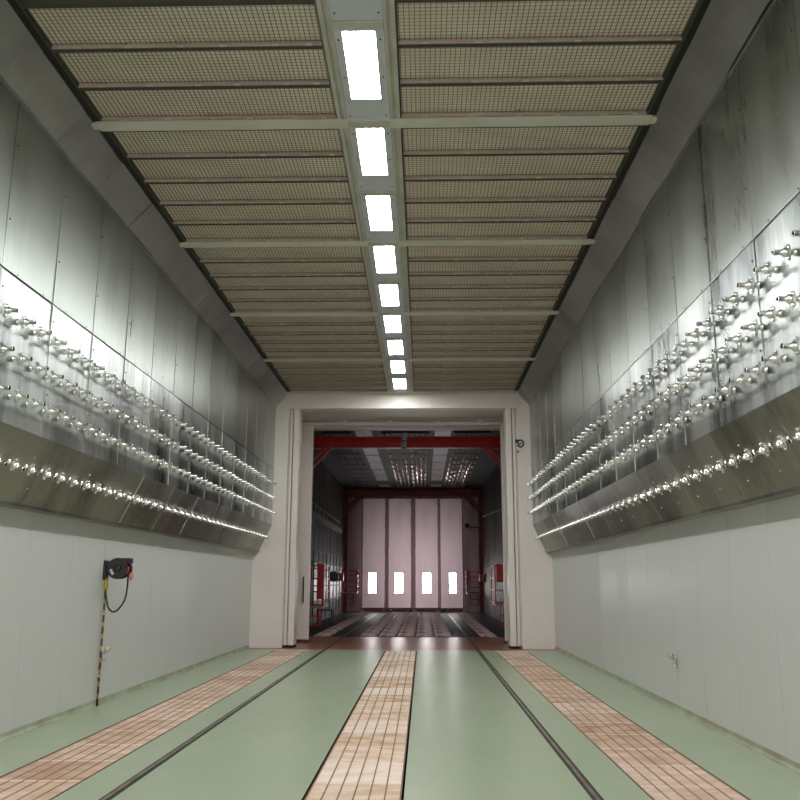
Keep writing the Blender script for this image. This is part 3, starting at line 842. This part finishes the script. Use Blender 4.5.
# far ceiling panels, with tilted tabs added to stand in for glints
def fpanel(w, l, seed):
    r = empty('ceiling_mesh_panel', (0, 0, 0))
    MB().box(-w / 2, w / 2, -l / 2 + .02, l / 2 - .02, -0.03, 0.0, M['far_panel']).build('sheet', None, r)
    mb = MB(); rg = random.Random(seed)
    for j in range(4):
        y = -l / 2 + l * (j + 0.5) / 4; n = int(w / 0.16)
        for i in range(n):
            if rg.random() < 0.25: continue
            x = -w / 2 + w * (i + 0.5) / n
            mb.bar((x - 0.04, y - 0.05, -0.035), (x + 0.02, y + 0.05, -0.06 - 0.02 * rg.random()), 0.045, 0.006)
    mb.build('glint_tab', M['glint_tab'], r)
    mb = MB(); mb.box(-w / 2, w / 2, -l / 2 - .02, -l / 2 + .02, -0.05, 0.0)
    mb.build('edge_bar', M['far_ceiling'], r)
    return r
zones = [(-2.30, 0.95, 'left of the left light strip'), (-0.45, 0.75, 'left of centre'), (0.35, 0.75, 'right of centre'), (2.10, 1.15, 'right of the right light strip')]
for x, w, nm in zones:
    pr = fpanel(w, 1.5, int(x * 10) + 50); u_ = False
    for k in range(11):
        y = 27.6 + 1.5 * k
        if y > 43.2: break
        o = copy_tree(pr) if u_ else pr; u_ = True
        o.location = (x, y, ZFC)
        tag(o, 'dark ceiling panel with added glint tabs in far room, %s, %s from the portal' % (nm, ordinal(k + 1)), 'ceiling panel', 'ceiling panels in the far room')
for x, side in ((-1.40, 'left'), (1.15, 'right')):
    r = empty('ceiling_light', (x, 34, ZFC), 'long unlit %s ceiling light strip in the dark far room' % side, 'ceiling light', 'unlit light strips in the far room')
    MB().box(x - 0.34, x + 0.34, 25.0, 43.2, ZFC - 0.05, ZFC, M['far_panel']).build('housing', None, r)
    for k in range(8):
        y = 25.5 + 2.05 * k
        if k == 7: MB().box(x - 0.26, x + 0.26, 41.6, 42.1, ZFC - 0.07, ZFC - 0.05, M['lamp_off']).build('diffuser', None, r)
        else: MB().box(x - 0.26, x + 0.26, y, y + 1.85, ZFC - 0.07, ZFC - 0.05, M['lamp_off']).build('diffuser', None, r)

# ------------------------------------------------------------------ red steel frames of the far room
def red_frame(y, z0, z1, mat, label, brace, gap=None):
    r = empty('steel_frame', (0, y, 0), label, 'steel frame')
    zm = (z0 + z1) / 2
    spans = [(-3.5, 3.5)] if gap is None else [(-3.5, gap[0]), (gap[1], 3.5)]
    for a, c in spans:
        mb = MB(); mb.box(a, c, y - 0.12, y + 0.12, z1 - 0.03, z1); mb.box(a, c, y - 0.12, y + 0.12, z0, z0 + 0.03); mb.box(a, c, y - 0.015, y + 0.015, z0, z1)
        if gap is not None: mb.box(a, c, y - 0.125, y - 0.10, z0 + 0.12, z1)
        mb.build('beam', mat, r)
    for s in (-1, 1):
        mb = MB()
        mb.box(s * 3.42 - 0.09, s * 3.42 + 0.09, y - 0.10, y - 0.08, 0, z1); mb.box(s * 3.42 - 0.09, s * 3.42 + 0.09, y + 0.08, y + 0.10, 0, z1); mb.box(s * 3.42 - 0.015, s * 3.42 + 0.015, y - 0.10, y + .10, 0, z1)
        mb.build('post', mat, r)
        x1 = s * brace
        mb = MB()
        mb.bar((x1, y - 0.09, z0 + 0.05), (s * 3.40, y - 0.09, z0 - (3.40 - brace) * 0.9), 0.05, 0.11)
        mb.bar((x1 - s * 0.12, y + 0.05, z0 + 0.0), (s * 3.40, y + 0.05, z0 - (3.40 - brace) * 1.2), 0.05, 0.07)
        mb.build('brace', mat, r)
        mb = MB()
        mb.prism([(x1 - 0.16, z0 - 0.02), (x1 + 0.16, z0 - 0.06), (x1 + 0.12, z1 + 0.02), (x1 - 0.10, z1 + 0.02)], 'y', y - 0.15, y - 0.125)
        mb.build('gusset_plate', mat, r)
        MB().box(s * 3.42 - 0.13, s * 3.42 + 0.13, y - 0.13, y + 0.13, 0.013, 0.03).build('foot_plate', mat, r)
    return r
red_frame(26.0, 5.58, 5.93, M['red'], 'bright red steel frame with split beam just beyond the portal', 2.50, (-0.17, 0.0))
red_frame(43.3, 5.80, 6.13, M['red_dark'], 'dark red steel frame in front of the far doors', 2.72)

# red access platforms
def platform(loc, rz, mat, label, w, d_, z0, z1, rails, ladder, panel=None):
    """w along local x; local y is depth; railing on the outside"""
    r = empty('access_platform', loc, label, 'platform', 'red access platforms in the far room')
    Mx = Matrix.Translation(loc)
    L = Vector(loc)
    def B(mb, x0, x1, y0, y1, za, zb, mt=None): mb.box(L.x + x0, L.x + x1, L.y + y0, L.y + y1, za, zb, mt)
    mb = MB(); B(mb, -w / 2, w / 2, -d_ / 2, d_ / 2, z0 - 0.06, z0, M['tray']); mb.build('deck', None, r)
    for x in (-w / 2, w / 2):
        for y in (-d_ / 2, d_ / 2):
            mb = MB(); B(mb, x - 0.025, x + 0.025, y - 0.025, y + 0.025, z0, z1); mb.build('guard_post', mat, r)
    for k in range(rails):
        z = z0 + 0.04 + (z1 - z0 - 0.06) * k / (rails - 1)
        mb = MB()
        B(mb, -w / 2, w / 2, -d_ / 2 - 0.02, -d_ / 2 + 0.02, z - 0.02, z + 0.02); B(mb, -w / 2 - .02, -w / 2 + .02, -d_ / 2, d_ / 2, z - 0.02, z + 0.02); B(mb, w / 2 - .02, w / 2 + .02, -d_ / 2, d_ / 2, z - 0.02, z + 0.02)
        mb.build('guard_rail', mat, r)
    if ladder:
        lx0, lx1, zl = ladder
        mb = MB()
        for x in (lx0, lx1): B(mb, x - 0.02, x + 0.02, -d_ / 2 - 0.02, -d_ / 2 + 0.02, zl, z0 - 0.05)
        B(mb, lx0, lx1, -d_ / 2 - 0.02, -d_ / 2 + .02, zl, zl + 0.04); B(mb, lx0, lx1, -d_ / 2 - .02, -d_ / 2 + .02, (zl + z0) / 2 - 0.02, (zl + z0) / 2 + 0.02)
        mb.build('ladder', mat, r)
    if panel:
        x0, x1, za, zb = panel
        mb = MB(); B(mb, x0, x1, -d_ / 2 - 0.05, -d_ / 2 - 0.025, za, zb); mb.build('panel', M['red'], r)
    return r
platform((-3.10, 42.6, 0), 0, M['red_dark'], 'dark red caged platform with ladder left of the far doors', 0.72, 0.8, 1.0, 2.08, 5, (-0.28, 0.2, 0.42), (0.28, 0.36, 1.45, 2.08))
platform((2.96, 42.6, 0), 0, M['red_dark'], 'dark red caged platform with ladder right of the far doors', 0.66, 0.8, 0.98, 2.02, 5, (-0.16, 0.24, 0.4), (-0.33, -0.17, 1.58, 2.02))
platform((-3.12, 29.4, 0), 0, M['red'], 'bright red guard rail platform by the left portal leaf', 0.62, 1.6, 0.72, 2.05, 4, (-0.2, 0.22, 0.08), (0.10, 0.31, 0.95, 2.1))
platform((3.14, 29.4, 0), 0, M['red'], 'bright red guard rail platform by the right portal leaf', 0.52, 1.6, 0.82, 2.06, 4, (-0.1, 0.2, 0.08), (-0.22, 0.02, 1.5, 2.1))

# pale sheeted board along the left wall with a lamp and reel on it
bd = empty('sheeted_board', (-3.5, 37, 0.8), 'pale plastic sheeted board along the left wall of the far room', 'board')
y = 31.0
while y < 40.6:
    MB().box(-3.50, -3.46, y + 0.03, y + 1.32, 0.82, 2.22, M['sheeting']).build('sheet', None, bd); y += 1.37
mb = MB()
for z in (0.78, 1.36, 1.98, 2.24): mb.box(-3.46, -3.43, 31.0, 40.6, z - 0.03, z + 0.03)
y = 31.0
while y < 40.7: mb.box(-3.46, -3.43, y - 0.03, y + 0.03, 0.3, 2.6); y += 1.37
mb.build('frame', M['black_metal'], bd)
bd2 = tag(MB().box(-3.53, -3.47, 30.2, 40.8, 2.27, 2.66, M['curtain']).build('hanging_sheet'), 'grey hanging sheet above the pale board in the far room', 'sheet')
cr = tag(MB().box(3.47, 3.53, 31.5, 41.5, 0.9, 2.2, M['curtain']).build('hanging_sheet'), 'grey stained sheet along the right wall of the far room', 'sheet')
hl = empty('hose_reel', (-3.40, 35.4, 1.7), 'small black hose reel on the pale board in the far room', 'hose reel')
MB().lathe([(0, 0.20), (0.02, 0.22), (0.10, 0.22), (0.12, 0.20)], (-3.19, 35.34, 1.72), (0, 1, 0), 16, M['black']).build('drum', None, hl)
MB().bar((-3.43, 35.4, 1.70), (-3.3, 35.4, 1.70), 0.06, 0.06, M['black']).build('arm', None, hl)
wl = empty('warning_lamp', (-3.40, 39.6, 1.7), 'orange warning lamp on the pale board in the far room', 'lamp')
MB().box(-3.385, -3.16, 39.5, 39.8, 1.55, 1.90, M['orange'], 0.02).build('lens', None, wl); MB().box(-3.43, -3.38, 39.45, 39.85, 1.50, 1.95, M['black']).build('base', None, wl)
wr = empty('warning_lamp', (3.42, 41.0, 1.7), 'orange red warning lamp on the right wall of the far room', 'lamp')
MB().box(3.16, 3.44, 40.9, 41.2, 1.55, 1.85, M['orange'], 0.02).build('lens', None, wr); MB().box(3.40, 3.47, 40.85, 41.25, 1.50, 1.90, M['black']).build('base', None, wr)
# long trays on the left wall and conduits on the right
tl = empty('cable_tray', (-3.5, 35, 3.8), 'pale cable tray with uprights high on the far left wall', 'cable tray')
MB().box(-3.53, -3.40, 27, 41.0, 3.78, 3.98, M['tray']).build('tray', None, tl)
mb = MB(); mb.box(-3.53, -3.47, 27, 41.0, 4.28, 4.33)
y = 27.5
while y < 41: mb.box(-3.53, -3.48, y - 0.03, y + 0.03, 3.98, 4.3); y += 1.35
mb.build('upper_rail', M['tray'], tl)
pl = tag(MB().tube([(3.515, 28, 4.0), (3.515, 43.0, 4.75)], 0.03, 6, M['tray']).build('conduit'), 'thin pale conduit sloping across the far right wall', 'conduit')
lampa = empty('wall_lamp', (3.45, 43.0, 4.5), 'small dark lamp on an arm right of the far doors', 'lamp')
MB().tube([(3.32, 43.3, 4.22), (2.9, 43.3, 4.25), (2.78, 43.3, 4.3)], 0.025, 6, M['black_metal']).build('arm', None, lampa)
MB().lathe([(-0.09, 0.04), (-0.05, 0.11), (0.05, 0.12), (0.09, 0.05)], (2.74, 43.3, 4.32), (0, 1, 0), 12, M['black_metal']).build('head', None, lampa)
# dark stand in front of the board
sd = empty('work_stand', (-3.0, 27.5, 0), 'dark low metal stand under the left platform in the far room', 'stand')
MB().box(-3.30, -2.78, 31.2, 31.9, 0.50, 0.54, M['black_metal']).build('top', None, sd)
for x in (-3.28, -2.80):
    for y in (31.22, 31.88): MB().box(x - .02, x + .02, y - .02, y + .02, 0.0, 0.5, M['black_metal']).build('leg', None, sd)

# ------------------------------------------------------------------ world, camera, colour management
w = bpy.data.worlds.new('world'); S.world = w; w.use_nodes = True
bgn = w.node_tree.nodes.get('Background'); bgn.inputs[0].default_value = (1.0, 0.92, 0.96, 1); bgn.inputs[1].default_value = 5.5
f, pit, yaw, rol = 843.56, 0.2127, 0.0274, 0.0029
cd = bpy.data.cameras.new('camera'); cd.sensor_width = 36.0; cd.sensor_fit = 'HORIZONTAL'; cd.lens = f / 800.0 * 36.0; cd.clip_end = 200
co = bpy.data.objects.new('camera', cd); COL.objects.link(co)
co.matrix_world = Matrix.Translation((0.502, 0, 1.5)) @ Matrix.Rotation(yaw, 4, 'Z') @ Matrix.Rotation(PI / 2 + pit, 4, 'X') @ Matrix.Rotation(rol, 4, 'Z')
S.camera = co
vs = S.view_settings
S.display_settings.display_device = 'sRGB'
vs.view_transform = 'Standard'; vs.look = 'None'; vs.exposure = -0.33; vs.gamma = 1.0; vs.use_curve_mapping = False
S.cycles.max_bounces = 10; S.cycles.diffuse_bounces = 6; S.cycles.glossy_bounces = 5
S.cycles.sample_clamp_indirect = 8.0
